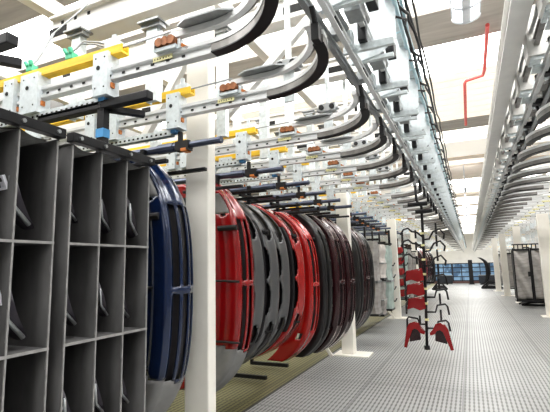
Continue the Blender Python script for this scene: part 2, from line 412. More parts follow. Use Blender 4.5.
for i, y in enumerate((3.3, 4.45, 5.25, 6.05, 6.85, 7.9, 8.85, 9.65)):
    lab = 'dark two-eyed sensor bracket above the left curves, %s from the camera' % ORD[i+1]
    if s0 is None: s0 = sensor(-1.32, y, 3.3, lab)
    else: dup(s0, (-1.32, y, 3.3), lab)

# green connectors with cables on the first yellow rail
for i, (x, lab) in enumerate(((-2.92,'green cable plug on the nearest yellow rail, left of two'),(-2.5,'green cable plug on the nearest yellow rail, right of two'))):
    o = thing('cable_plug', lab, 'plug', (x, 2.05, 3.105))
    b = MB().box(-.035,.035,-.035,.02,0,.05); b.tube([(-.02,-.03,.04),(-.04,-.04,.08)], .015, 8); b.tube([(.02,-.03,.04),(.02,-.04,.08)], .018, 8)
    b.build('plug_body', green, o, bevel=.008)
    pts = [(0,0,.07),(.04,.05,.2),(.06,.1,.35),(.22,.2,.55),(.35,.35,.85)] if i == 0 else [(0,0,.07),(.05,.02,.13),(.15,.06,.12),(.22,.1,.1)]
    b = MB().tube(pts, .006, 6); b.tube([(p[0]+.03,p[1],p[2]+.01) for p in pts], .005, 6); b.build('cable', steel, o)

# dark load bars sticking out of the lanes
def load_bar(x1, y, label):
    o = thing('load_bar', label, 'bar', (x1, y, 2.61), group='blue grey load bars in the lanes')
    MB().tube([(-.31,0,0),(-.02,0,0)], .027, 10).tube([(-.02,0,0),(0,0,0)], .030, 10).build('tip_tube', bluebar, o, smooth=False)
    MB().tube([(-1.9,0,0),(-.42,0,0)], .034, 10).tube([(-.62,0,0),(-.46,0,0)], .042, 10).build('tail_tube', bluebar, o)
    b = MB().box(-.43,-.30,-.035,.035,-.045,.035); b.tube([(-.4,0,0),(-.4,0,.12)], .022, 8); b.build('joint', rubber, o)
    b = MB().box(-.37,-.32,-.04,.04,-.055,-.03); b.build('lock_pin', orange, o)
    return o
l0 = None
tips = [-1.72,-1.70,-1.72,-1.76,-1.78,-1.8,-1.80,-1.84,-1.9,-1.95,-1.97,-1.99,-2.0,-2.0]
for i, y in enumerate(LY[1:15]):
    lab = 'blue grey load bar with orange joint in the %s lane left of the aisle' % ORD[i+2]
    if l0 is None: l0 = load_bar(tips[i], y, lab)
    else: dup(l0, (tips[i], y, 2.61), lab)

# ------------------------------------------------------------------ hanging fabric racks in front
def rack_carrier(y, label, xe, ya):
    o = thing('rack_carrier', label, 'carrier', (-2.18, y, 2.36))
    MB().box(-.62,xe,-.03,.03,.32,.375).build('load_tube', black, o, bevel=.005)
    b = MB().box(-.03,.03,-.025,.025,.02,.34); b.build('post', black, o)
    MB().box(-.034,.034,-.029,.029,.12,.18).build('blue_tape', bluecap, o)
    b = MB().bar((-.02,-.02,.33),(.16*xe/.4,ya,.33),.05,.04); b.build('cross_arm', black, o)
    MB().box(-.6,.2,-.025,.025,-.03,.02).build('hanger_bar', black, o)
    return o
rack_carrier(2.05, 'black steel carrier with blue tape holding the right grey rack', .40, .22)
rack_carrier(1.23, 'black steel carrier above the left grey rack, cut by the photo edge', .27, .16)

def fabric_rack(y0, y1, ncol, label, lean=0):
    """front face x=-1.98 towards the aisle; depth towards -x"""
    o = thing('hanging_rack', label, 'rack', (-1.98, (y0+y1)/2, .17))
    hw = (y1-y0)/2; H = 2.14; D = .72; T = .012
    zs = [0, .50, 1.045, 1.58, H]
    def wall(y, lo=0., dev=0.):
        b = MB(); n = 24; pts = []; fs = []
        ph = random.random()*6
        for j in range(n+1):
            for i in range(9):
                z = H*j/n; x = -D*i/8
                w = .010*math.sin(z*5+ph+i*.7)*math.sin(math.pi*i/8)+.004*math.sin(z*17+i+ph)
                pts.append((x, y+w, z)); 
        m = len(pts); pts += [(p[0], p[1]+T, p[2]) for p in pts]
        for j in range(n):
            for i in range(8):
                a = j*9+i; q = (a, a+1, a+10, a+9); fs += [q, tuple(k+m for k in reversed(q))]
        for j in range(n):
            a = j*9; fs.append((a, a+9, a+9+m, a+m))
        b.poly(pts, fs); return b
    ys = [-hw + (2*hw-T)*k/ncol for k in range(ncol+1)]
    for k, y in enumerate(ys):
        wall(y).build('side_wall' if k in (0, ncol) else 'divider', fabric, o, smooth=True)
    for z in zs[:-1]:
        b = MB(); b.box(-D, -.006, -hw+T, hw-T, z-.006, z+.006); b.build('shelf', fabric, o)
    # sagging top sheet
    b = MB(); P = []
    for k in range(ncol):
        for i in range(9):
            yy = ys[k]+(ys[k+1]-ys[k])*i/8; sag = -.028*math.sin(math.pi*i/8)
            P.append((yy, H+sag-.005))
    V = [(x, y, z) for x in (0,-D) for y, z in P]; n = len(P)
    b.poly(V, [(i, i+1, n+i+1, n+i) for i in range(n-1)]); b.poly([(x,y,z+.008) for x,y,z in V], [(i+1, i, n+i, n+i+1) for i in range(n-1)])
    b.build('top_sheet', fabedge, o)
    MB().box(-D-.012, -D, -hw, hw, 0, H).build('back_panel', fabric, o)
    e = MB()
    for y in ys: e.box(-.004, .005, y+.001, y+T-.001, 0, H-.01)
    for z in zs[:-1]: e.box(-.003, .006, -hw, hw, z-.007, z+.007)
    e.build('piping', fabedge, o)
    b = MB().box(-.02, .035, -hw-.02, hw+.02, H+.005, H+.058)
    tb = b.build('top_bar', black, o, bevel=.004)
    for y in ys[1:-1] + [-hw+.03, hw-.03]: MB().tube([(.034,y,H+.03),(.046,y,H+.03)], .011, 8).build('bolt', steel, tb)
    return o
fabric_rack(1.645, 2.285, 3, 'grey fabric hanging rack with three columns of compartments, right of the two')
fabric_rack(.90, 1.56, 3, 'grey fabric hanging rack cut by the left edge of the photo')

def trim_part(loc, rot, sc, label, bracket=True):
    o = thing('car_trim_part', label, 'car part', loc); o.rotation_euler = rot; o.scale = (sc,)*3
    b = MB(); n, m = 10, 7; V = []
    for i in range(n+1):
        t = i/n; w = .07*math.sin(math.pi*(.12+.8*t))**.8
        for j in range(m+1):
            a = -1.15+2.3*j/m
            V.append((.05*math.cos(a)*w/.07 + .10*math.sin(math.pi*t)*.6, w*math.sin(a), .34*(t-.5)))
    k = len(V); V += [(x-.008, y*.93, z) for x, y, z in V]
    F = []
    for i in range(n):
        for j in range(m):
            a = i*(m+1)+j; q = (a, a+1, a+m+2, a+m+1); F += [q, tuple(x+k for x in reversed(q))]
    b.poly(V, F).build('shell', partdk, o, smooth=True)
    if bracket:
        c = MB().box(.10,.12,-.03,.03,.06,.072); c.box(.10,.12,-.03,-.02,.072,.12); c.box(.10,.12,.02,.03,.072,.12); c.box(.10,.12,-.03,.03,.12,.132); c.box(.06,.10,-.01,.01,.0,.1)
        c.build('bracket', partlt, o)
    MB().tube([(.07,.05,-.14),(.115,.03,-.02),(.085,.045,.12)], .012, 7).build('lens_strip', steel, o, smooth=True)
    return o
# cells (row from the top, column) of each rack
cells = [(-2.10,1.445,1.985,'in the top right compartment of the left rack',1.0,True),
         (-2.10,1.44,1.43,'in the second compartment down at the right of the left rack',1.0,True),
         (-2.10,1.42,.85,'in the third compartment down at the right of the left rack',.9,True),
         (-2.16,1.80,2.0,'in the top left compartment of the right rack',.7,False),
         (-2.14,2.03,1.97,'in the top middle compartment of the right rack',.8,False),
         (-2.10,2.22,1.96,'in the top right compartment of the right rack',.85,False),
         (-2.14,2.22,1.41,'in the second row at the right of the right rack',.8,True),
         (-2.13,1.79,1.42,'in the second row at the left of the right rack',.8,False),
         (-2.12,2.02,1.43,'in the second row middle of the right rack',.7,False),
         (-2.10,1.77,.86,'in the third row at the left of the right rack',.8,True),
         (-2.10,1.99,.88,'in the third row middle of the right rack',.8,True),
         (-2.10,2.20,.87,'in the third row at the right of the right rack',.7,True)]
for i, (x, y, z, w, sc, br) in enumerate(cells):
    trim_part((x, y, z), (.15, .35, -1.2+.3*random.random()), sc, 'dark glossy car trim part standing ' + w, br)

# ------------------------------------------------------------------ car bumpers hung upright
def bumper(x, y, style, paint, label, L=2.2, W=.36, A=.62, zc=1.36, caps=False, insert=True, cat='bumper', side=.34):
    o = thing('car_bumper', label, cat, (x, y, zc-L/2))
    NU, NV = 80, 26
    def pt(t, v, off=0.):
        c = -A*(.25*abs(t)**2+.75*abs(t)**4.5); sk = 1-.35*abs(t)**3
        h = W/2*(1-.20*abs(t)**4)
        if v < .42:                                     # side panel facing -y
            q = v/.42; dx = -side*sk*(1-q)-.045; yy = -h + .02*(1-q) + .012*math.cos(q*math.pi*6)*(abs(t) < .62)
        elif v < .52:
            q = (v-.42)/.10; a = q*math.pi/2; dx = -.045+.045*math.sin(a); yy = -h+.045*(1-math.cos(a))
        else:
            q = (v-.52)/.48; dx = .022*math.sin(math.pi*q)-.012*math.sin(q*9)-.07*max(0,q-.85)/.15; yy = -h+.045+q*(2*h-.045)
        return (c+dx-off, yy, L/2+t*L/2)
    def cut(t, v):
        at = abs(t)
        if style == 'grille':
            if at < .60 and at > .02:
                for a, b in ((.53,.64),(.675,.785),(.82,.94)):
                    if a < v < b: return True
            if .62 < at < .70 and .26 < v < .40: return True
        elif style == 'sport':
            notch = .16*max(0, 1-at/.12)
            if at < .36 and .46 < v < .60 - notch - .10*(at/.36)**3: return True
            lo = .62+.10*(at-.42)/.44
            if .42 < at < .86:
                e = math.sin(math.pi*(at-.42)/.44)**.5
                if lo-.06*e < v < lo+.02+.12*e: return True
        elif style == 'slim':
            if at < .75 and .58 < v < .66: return True
            if .05 < at < .62 and .74 < v < .86 and not (.3 < at < .33): return True
        return False
    def surf(name, m, off, sel, parent=o):
        V = []; idx = {}; F = []
        for i in range(NU):
            for j in range(NV):
                t = -1+2*(i+.5)/NU; v = (j+.5)/NV
                if not sel(t, v): continue
                q = []
                for a, bb in ((i,j),(i+1,j),(i+1,j+1),(i,j+1)):
                    if (a,bb) not in idx: idx[(a,bb)] = len(V); V.append(pt(-1+2*a/NU, bb/NV, off))
                    q.append(idx[(a,bb)])
                F.append(q)
        if not F: return
        ob = MB().poly(V, F).build(name, m, parent, smooth=True)
        sd = ob.modifiers.new('thick', 'SOLIDIFY'); sd.thickness = .014; sd.offset = 0
        return ob
    capz = (lambda t, v: caps and ((t < -.57-.14*(v-.4)) or (.64 < t < .86 and .24 < v < .46)))
    low = (lambda t, v: style == 'sport' and v < .46 and abs(t) < .62)
    surf('shell', paint, 0, lambda t, v: not cut(t, v) and not capz(t, v) and not low(t, v))
    if style == 'sport': surf('lower_grille', grille, .006, low)
    if caps:
        surf('lower_corner_liner', capgrey, .004, lambda t, v: t < 0 and capz(t, v)); surf('upper_corner_liner', capgrey, .004, lambda t, v: t > 0 and capz(t, v))
    if insert and style in ('grille','slim'): surf('grille_insert', grille, .05, lambda t, v: abs(t) < .66 and .5 < v < .95)
    if insert and style == 'sport':
        surf('grille_insert', grille, .05, lambda t, v: abs(t) < .9 and .44 < v < .9)
    return o
def bumper_carrier(y, label, x1=-1.98, back=-2.75, wy=.30, bottom=True):
    o = thing('bumper_carrier', label, 'carrier', (x1, y, 2.3))
    bx = back-x1
    b = MB().box(bx, .0, .17, .21, .12, .15).box(bx, -.05, -.28, -.24, .10, .13).box(-.5,-.46,-.28,.21,.15,.19); b.build('top_bar', black, o, bevel=.005)
    MB().box(-.5,-.46,-.06,-.02,.08,.31).build('hanger', black, o)
    for q in (-.28, .17): MB().box(bx, bx+.04, q, q+.04, -1.5, .05).build('back_post', black, o)
    for k, z in enumerate((-.30, -.83, -1.42)):
        b = MB()
        if k: b.tube([(bx,-.25,z), (-.28,-.25,z), (-.12,-.22,z-.01)], .011, 8)
        if k == 0: b.tube([(-.34,-.25,z),(-.13,-.24,z)], .028, 10)
        b.build('support_arm', rubber, o)
    if bottom:
        MB().box(bx-.6, -.72, -.05, .0, -2.25, -2.20).build('bottom_bar', black, o)
        MB().box(bx-.6, bx-.56, -.05, 0, -2.2, .11).build('back_post', black, o); MB().box(bx-.6, bx, -.28, -.24, .06, .10).box(bx-.6, bx-.56, -.28, 0., .06, .10).build('top_bar', black, o)
    return o
B = [ # x bulge, y, style, paint, label, corner liner, depth of sweep
 (-2.03, 2.74,'grille',bblue,'dark blue car bumper hanging upright beside the right grey rack',True,.42),
 (-2.34, 2.86,'grille',bblue,'second dark blue bumper nested behind the front blue one',False,.42),
 (-2.10, 3.94,'grille',bred,'bright red bumper with grille slots right of the tall front column',True,.42),
 (-2.42, 4.02,'grille',bred,'red bumper nested behind the front red one by the tall column',False,.42),
 (-2.14, 4.28,'sport',bsilver,'grey primer sport bumper right of the red ones, nearer of the grey pair',False,.78),
 (-2.10, 4.60,'sport',bsilver,'grey primer sport bumper with long slots, farther of the grey pair',False,.78),
 (-2.14, 5.03,'sport',bsilver,'dark grey bumper squeezed just in front of the slotted bright red one',False,.78),
 (-2.09, 5.45,'sport',brorange,'bright red sport bumper with long slots, right of the grey primer pair',False,.80),
 (-2.09, 6.05,'grille',brorange,'bright red bumper just left of the dark maroon group',False,.5),
 (-2.0, 6.42,'slim',bdark,'charcoal bumper just right of the last bright red one',False,.42),
 (-1.9, 6.78,'grille',bmaroon,'dark maroon bumper in the middle of the dark group before the column',False,.42),
 (-1.84, 7.2,'grille',bmaroon,'dark maroon bumper in front of the middle cream column',False,.45),
 (-1.97, 8.45,'slim',bdark,'charcoal bumper just right of the middle cream column',False,.42),
 (-1.94, 8.85,'grille',bmaroon,'dark maroon bumper past the middle column, second of that row',False,.42),
 (-1.94, 9.3,'grille',bdark,'charcoal bumper at the end of the dark row past the middle column',False,.42),
]
for x, y, st, p, lab, cp, sw in B: bumper(x, y, st, p, lab, caps=cp, A=sw, zc=1.44 if y < 5.6 else 1.33)
for i, (y, w) in enumerate(((2.80,'dark blue bumpers'),(3.98,'red bumpers beside the tall column'),(4.72,'grey primer bumpers'),(5.60,'bright red slotted bumper'),(6.38,'bright red bumper next to the maroon group'),(7.05,'dark maroon bumpers'),(8.75,'maroon bumper past the middle column'))):
    bumper_carrier(y, 'black steel carrier holding the ' + w, x1=(-1.98 if i != 5 else -1.85), bottom=i in (3,4))

# distant goods left of the aisle
def covered_rack(x, y, m, w, d, z0, z1, label):
    o = thing('covered_rack', label, 'rack', (x, y, z0))
    H = z1-z0; b = MB(); n = 10; V = []; F = []
    ring = [(-d,-w/2),(-.06,-w/2),(0,-w/2+.08),(0,w/2-.08),(-.06,w/2),(-d,w/2)]
    for j in range(n+1):
        z = H*j/n; k = 1-.35*max(0,(j-n+2)/2)**2
        V += [(px*k-.02*math.sin(j*1.3), py*(.8+.2*k), z) for px, py in ring]
    r = len(ring)
    for j in range(n):
        for i in range(r): F.append((j*r+i, j*r+(i+1)%r, (j+1)*r+(i+1)%r, (j+1)*r+i))
    F += [tuple(range(r)), tuple(n*r+i for i in reversed(range(r)))]
    b.poly(V, F).build('cover', m, o, smooth=False)
    b = MB().box(-d, .02, -w/2-.01, w/2+.01, H*.42, H*.45); b.build('band', steel, o)
    b = MB().box(-d,.05,-.03,.03,H+.02,H+.07); b.box(-.3,-.26,-.03,.03,H-.05,H+.36); b.build('hanger', black, o)
    MB().box(-d,0,-w/2,w/2,-.05,0).build('base_tray', black, o)
    return o
covered_rack(-2.02, 10.45, fabpale, .5, .8, .45, 2.15, 'light grey covered rack just past the dark bumper row')
covered_rack(-2.0, 11.25, fabwhite, .5, .8, 1.25, 2.1, 'whitish covered bundle hanging high past the dark bumper row')
covered_rack(-2.05, 11.3, fabpale, .5, .8, .35, 1.15, 'grey covered bundle hanging low under the whitish one')
covered_rack(-2.0, 12.2, fabgreen, .55, .8, .4, 2.1, 'greenish grey covered rack just left of the second aisle column')
def parts_tower(x, y, mp, label, n=5):
    o = thing('parts_carrier', label, 'carrier', (x, y, .4))
    MB().box(-.03,.03,-.03,.03,0,2.2).build('mast', black, o)
    for k in range(n):
        z = .15+k*.34
        b = MB().prism([(-.3,-.1,z),(-.05,-.12,z),(0.02,-.1,z+.1),(-.02,-.1,z+.24),(-.28,-.1,z+.2)], (0,.25,0)); b.build('car_part', mp, o, bevel=.02)
        MB().tube([(-.35,-.13,z-.02),(.1,-.13,z-.02),(.14,-.13,z+.06)], .02, 6).build('hook', black, o)
    return o
parts_tower(-2.15, 13.05, bblue, 'dark carrier of blue parts squeezed left of the second aisle column', 4)
parts_tower(-1.95, 14.4, bred, 'carrier of red parts right behind the second aisle column')
covered_rack(-1.95, 15.2, fabgreen, .5, .8, .45, 2.1, 'greenish covered rack behind the hanging carrier, nearer of two')
covered_rack(-1.95, 16.3, fabpale, .5, .8, .4, 2.1, 'pale covered rack behind the hanging carrier, farther of two')
covered_rack(-1.9, 17.3, fabpale, .45, .8, .4, 2.0, 'pale narrow covered rack far along the left side')
for i, (y, p, st) in enumerate(((20.0,bmaroon,'grille'),(21.2,bred,'slim'),(22.4,bmaroon,'slim'),(24.0,bmaroon,'grille'),(26.0,bdark,'slim'))):
    bumper(-1.85, y, st, p, 'distant %s bumper on the left of the aisle, %s of the far row' % ({bmaroon:'maroon',bred:'red',bdark:'charcoal'}[p], ORD[i+1]), W=.6)
    bumper_carrier(y, 'black steel carrier of the %s bumper in the far left row' % ORD[i+1], x1=-1.85, bottom=False)
def pile(x, y, w, label, n=12, h=.25):
    o = thing('hose_pile', label, 'pile', (x, y, 0))
    b = MB()
    for k in range(n):
        a = random.uniform(-.4,.4); yy = random.uniform(-.25,.25); zz = random.uniform(.03,h)
        b.tube([(-w/2*random.uniform(.6,1),yy-a*.2,.03),(-w*.15,yy,zz),(w*.2,yy+a*.1,zz*.9),(w/2*random.uniform(.7,1),yy+a*.3,.03)], .035, 7)
    b.build('hoses', rubber, o, smooth=True)
    MB().box(-w/2*.8,w/2*.8,-.22,.22,0,.05).build('tray', black, o)
pile(2.05, 18.2, 1.05, 'low heap of black bars on the floor before the grey curtain racks')
pile(-1.75, 27.5, .9, 'small black heap on the floor at the far left of the aisle', h=.45)
pile(1.1, 29.0, 1.2, 'black heap on the floor at the far right of the aisle', h=.5)

# ------------------------------------------------------------------ main conveyors
NB = [(-.018,-.035),(.018,-.035),(.018,-.02),(.006,-.016),(.006,.016),(.018,.02),(.018,.035),(-.018,.035),(-.018,.02),(-.006,.016),(-.006,-.016),(-.018,-.02)]
IB = [(-.03,-.05),(.03,-.05),(.03,-.038),(.008,-.034),(.008,.034),(.03,.038),(.03,.05),(-.03,.05),(-.03,.038),(-.008,.034),(-.008,-.034),(-.03,-.038)]
Y0, Y1 = 1.0, 70.0
def main_rail(x, z, label, m=steel, prof=IB):
    o = thing('main_rail', label, 'conveyor rail', (x, Y0, z))
    MB().sweep(prof, [(0,0,0),(0,Y1-Y0,0)]).build('rail', m, o)
    return o
main_rail(-.745, 3.10, 'outer steel running rail of the left overhead conveyor, meeting the curves', steel, NB)
main_rail(-.655, 3.12, 'inner steel running rail of the left overhead conveyor', alu, NB)
main_rail(-.56, 3.30, 'upper return rail of the left overhead conveyor', alu, NB)
main_rail(.755, 3.10, 'outer steel running rail of the right overhead conveyor, meeting the curves', steel, NB)
main_rail(.665, 3.12, 'inner steel running rail of the right overhead conveyor', alu, NB)
main_rail(.60, 3.28, 'upper dark rail of the right overhead conveyor', dsteel, NB)
o = MB().box(-.035,.035,0,Y1-Y0,-.09,.09).box(-.07,.07,0,Y1-Y0,.09,.10).box(-.07,.07,0,Y1-Y0,-.10,-.09).build('conveyor_beam', mat('bright_white_paint', (.92,.91,.88), .5, var=.03), loc=(.465,Y0,3.45))
tag(o, 'long white carrying beam along the inside of the right conveyor', 'beam')
o = MB().box(-.03,.03,0,Y1-Y0,-.06,.06).build('conveyor_beam', galv, loc=(-.41,Y0,3.66))
tag(o, 'galvanised carrying beam along the inside top of the left conveyor', 'beam')
def hoses(x, z, m, r, label, seed, sag=.02):
    random.seed(seed); pts = [(random.uniform(-.012,.012), k*.4, random.uniform(-sag,sag)) for k in range(int((Y1-Y0)/.4)+1)]
    tag(MB().tube(pts, r, 6).build('hose', m, loc=(x, Y0, z), smooth=True), label, 'hose')
hoses(-.37, 3.56, hose, .018, 'pale cyan hose along the lower inner edge of the left conveyor', 1)
hoses(-.35, 3.60, rubber, .012, 'thin black cable beside the cyan hose on the left conveyor', 2)
hoses(-.345, 3.66, hose, .013, 'thin pale hose along the upper inner edge of the left conveyor', 3)
hoses(-.30, 3.72, rubber, .014, 'black cable hanging furthest into the aisle from the left conveyor', 4, .04)
hoses(-.27, 3.82, rubber, .010, 'thin black cable above all others on the left conveyor', 5, .03)
hoses(.57, 3.36, steel, .016, 'grey cable along the white beam of the right conveyor', 6)
hoses(.84, 3.18, rubber, .014, 'black cable along the outside of the right conveyor', 7)
def conv_bracket(y, label):
    o = thing('conveyor_bracket', label, 'bracket', (-.7, y, 3.12), group='galvanised conveyor brackets')
    arc = [(.10+.17*math.cos(a), .12+.16*math.sin(a)) for a in [math.pi*1.5+math.pi/2*k/7 for k in range(8)]]
    p = [(-.02,-.0),(-.02,-.05),(.24,.04),(.33,.12),(.335,.56),(.22,.56)] + [(.30-.13*math.sin(a)*1.0, .38-.30*math.sin(a*.999)) for a in ()] 
    # concave gusset
    p = [(-.03,.02),(.20,.06),(.33,.16),(.335,.60),(.24,.60)] + [(.24-.27*math.sin(math.pi/2*k/8)*1.0, .60-.52*(1-math.cos(math.pi/2*k/8))) for k in range(1,9)]
    MB().prism([(a,0,b) for a,b in p], (0,.012,0)).build('gusset', galvlt, o)
    b = MB().box(-.02,.30,.012,.05,.03,.06); b.box(.27,.32,.01,.09,.2,.60); b.build('flange', galv, o)
    b = MB().tube([(.02,.16,.12),(.02,.46,.14)], .032, 10); b.tube([(.02,.46,.14),(.02,.6,.15)], .014, 8); b.build('cylinder', steel, o)
    b = MB().box(.08,.19,.2,.36,.10,.22); b.box(-.05,.03,.3,.4,.02,.1); b.build('valve_block', steel, o, bevel=.006)
    b = MB().box(.20,.27,.30,.44,.2,.33); b.box(.1,.16,.5,.56,.05,.2); b.build('motor_box', black, o, bevel=.006)
    b = MB().tube([(.15,.25,.22),(.2,.2,.4),(.29,.12,.45),(.34,.2,.5)], .009, 6); b.tube([(.12,.3,.2),(.25,.35,.38),(.34,.4,.42)], .008, 6); b.build('air_line', hose, o)
    b = MB().tube([(.30,.05,.52),(.36,.12,.46),(.40,.3,.50),(.38,.5,.56),(.42,.7,.52)], .012, 6); b.tube([(.25,.1,.3),(.33,.06,.36),(.39,.2,.40),(.36,.4,.47)], .010, 6); b.build('power_cable', rubber, o, smooth=True)
    MB().box(-.09,-.05,.1,.28,-.03,.05).build('rail_clamp', dsteel, o); MB().box(.02,.06,.08,.24,.0,.05).build('rail_clamp', black, o)
    MB().tube([(.13,.42,.26),(.13,.62,.26)], .045, 10).build('solenoid', dsteel, o)
    b = MB().box(-.02,.34,.55,.58,.0,.05); b.box(.02,.07,.45,.52,.0,.12); b.build('cross_tie', galv, o)
    return o
b0 = None; n = 0
y = 1.55
while y < 33:
    n += 1; lab = 'galvanised gusset bracket on the left overhead conveyor, %s from the camera' % ORD[n]
    if b0 is None: b0 = conv_bracket(y, lab)
    else: dup(b0, (-.7, y, 3.12), lab, skip=('air_line','cross_tie','stay','solenoid','rail_clamp') if y > 18 else ())
    y += .78
def stop_unit(y, label):
    o = thing('stop_unit', label, 'bracket', (.557, y, 3.12), group='stop units along the right conveyor')
    b = MB().box(-.02,.10,-.02,.0,.05,.46); b.box(-.02,.0,-.02,.16,.05,.46); b.build('plate', white, o)
    b = MB().box(0,.2,.0,.012,.02,.14); b.box(.02,.24,.1,.24,.0,.02); b.build('foot_plate', galv, o)
    b = MB().bar((.13,-.10,-.06),(.20,.02,.30),.032,.032); b.build('stop_lever', white, o); MB().box(.11,.24,.14,.22,-.05,.02).build('damper', black, o)
    b = MB().box(.12,.2,.03,.13,.02,.1); b.tube([(.16,.05,.1),(.16,.05,.2)], .03, 8); b.build('damper', black, o, bevel=.006)
    b = MB().box(.02,.11,.18,.34,.1,.34); b.build('control_box', galv, o, bevel=.008)
    b = MB().bar((.13,.27,-.05),(.20,.40,.28),.028,.028); b.build('stop_lever', galvlt, o); MB().box(.10,.22,.44,.6,-.03,.08).build('damper', dsteel, o)
    b = MB().tube([(.2,.1,.1),(.22,.2,.1)], .03, 8); b.build('blue_fitting', bluecap, o)
    return o
u0 = None; n = 0; y = 2.2
while y < 33:
    n += 1; lab = 'stop unit with white lever on the right overhead conveyor, %s from the camera' % ORD[n]
    if u0 is None: u0 = stop_unit(y, lab)
    else: dup(u0, (.557, y, 3.12), lab, skip=('blue_fitting','damper') if y > 18 else ())
    y += .74

# ------------------------------------------------------------------ hanging carrier in the aisle
HX, HY = -.70, 7.6
hc = thing('hanging_carrier', 'tall black carrier with many hooks hanging in the aisle', 'carrier', (HX, HY, .26))
def hz(z): return z-.26
b = MB().tube([(-.05,0,hz(.25)),(0,0,hz(1.4)),(.02,0,hz(2.55)),(-.05,-.02,hz(2.66)),(-.06,-.02,hz(3.0))], .023, 10); b.build('pole', black, hc, smooth=True)
MB().tube([(-.05,0,hz(.20)),(-.05,0,hz(.26))], .045, 12).build('foot_knob', black, hc)
b = MB().tube([(-.20,-.02,hz(2.60)),(.12,-.02,hz(2.60))], .036, 8); b.tube([(-.08,-.05,hz(2.47)),(.02,-.05,hz(2.47))], .033, 8); b.tube([(.02,-.05,hz(2.47)),(.19,-.05,hz(2.47))], .033, 8)
b.build('top_bar', black, hc)
MB().box(-.09,-.03,-.05,.03,hz(2.92),hz(3.06)).build('trolley_block', steel, hc, bevel=.01)
hook_z = [.62, .88, 1.12, 1.36, 1.60, 1.84, 2.04]
for k, z in enumerate(hook_z):
    zz = hz(z); px = -.03+.02*z/1.3; G = .86
    tw = (k % 2)*.25
    l = [(px,0,zz-.02),(px-.13,0,zz-.02),(px-.17,0,zz+.07),(px-.34,.02,zz+.09),(px-.37,.02,zz+.05),(px-.38,.02,zz-.12)]
    r = [(px,0,zz-.08),(px+.16,0,zz-.08),(px+.20,0,zz+.03),(px+.34,.02,zz+.05),(px+.38,.02,zz+.01),(px+.40,.02,zz-.12)]
    if k >= 4:
        l = [(px,0,zz),(px-.1,0,zz+.08),(px-.2,.02,zz+.1),(px-.27,.03,zz+.16),(px-.36,.03,zz+.14),(px-.42,.03,zz+.05)]
        r = [(px,0,zz-.05),(px+.12,0,zz-.04),(px+.2,.02,zz+.08),(px+.32,.02,zz+.12),(px+.4,.02,zz+.03),(px+.38,.02,zz-.05)]
    l = [(px+(a-px)*G, b_, c) for a, b_, c in l]; r = [(px+(a-px)*G, b_, c) for a, b_, c in r]
    hl = MB().tube(l, .016, 7).build('hook', black, hc, smooth=True); hr = MB().tube(r, .016, 7).build('hook', black, hc, smooth=True)
    MB().tube([(px+.22,.02,zz+.03),(px+.22,.02,zz+.22)], .016, 7).build('pin', black, hr); MB().tube([(px-.11,.0,zz-.02),(px-.11,.0,zz+.12)], .016, 7).build('pin', black, hl)
    MB().box(px-.029,px+.029,-.029,.029,zz+.04,zz+.075).build('yellow_clip', sticker, hc)
def fender_corner(dx, z, flip, label):
    o = thing('car_fender', label, 'car part', (HX+dx, HY, z))
    s = flip
    out = [(-.20,-.36),(-.14,-.06),(-.10,.02),(-.02,.05),(.05,.03),(.09,-.05),(.145,-.11)]
    inn = [(.135,-.15),(.07,-.13),(.035,-.08),(-.015,-.06),(-.055,-.09),(-.08,-.15),(-.155,-.37)]
    n = len(out); V = [(s*a,-.10,b) for a,b in out] + [(s*a*.96,.16,b-.02) for a,b in out]
    V2 = [(s*a,-.11,b) for a,b in inn]
    F = [(i,i+1,n+i+1,n+i) for i in range(n-1)]
    ob = MB().poly(V, F).build('top_panel', bred, o, smooth=True); sd = ob.modifiers.new('thick','SOLIDIFY'); sd.thickness = .012
    P = [(s*a,-.105,b) for a,b in out] + [(s*a,-.105,b) for a,b in inn]
    b = MB(); b.poly([(s*a,-.105,c) for a,c in out]+[(s*a,-.105,c) for a,c in reversed(inn)], [(i,i+1,n+i+1,n+i) for i in range(n-1)])
    ob = b.build('front_panel', bred, o); sd = ob.modifiers.new('thick','SOLIDIFY'); sd.thickness = .012
    MB().prism([(s*-.09,-.06,-.05),(s*.06,-.06,-.05),(s*.07,-.06,-.24),(s*-.11,-.06,-.28)], (0,.02,0)).build('inner_flange', bmaroon, o)
    return o
fender_corner(-.20, .60, 1, 'glossy red corner panel on the lowest left hook of the aisle carrier')
fender_corner(.16, .59, -1, 'glossy red corner panel on the lowest right hook of the aisle carrier')
for k, z in enumerate((.84, 1.07, 1.30)):
    o = thing('car_bodywork', 'folded red body panel on the left hooks of the aisle carrier, %s of three' % ('lowest','middle','topmost')[k], 'car part', (HX-.165, HY, z))
    p = [(-.15,0,.0),(-.12,0,.17),(-.02,0,.20),(.08,0,.18),(.13,0,.22),(.15,0,.02),(.05,0,-.01),(-.05,0,.03)]
    MB().prism([(a,-.09,c) for a,b_,c in p], (0,.02,0)).build('face', bred, o, bevel=.008)
    MB().prism([(-.13,-.075,.165),(.12,-.075,.205),(.10,.1,.17),(-.11,.1,.13)], (0,0,.012)).build('ledge', brorange, o)
    MB().tube([(-.16,-.06,-.03),(-.17,-.03,.06),(-.12,.02,.13)], .016, 7).build('edge_seal', black, o)

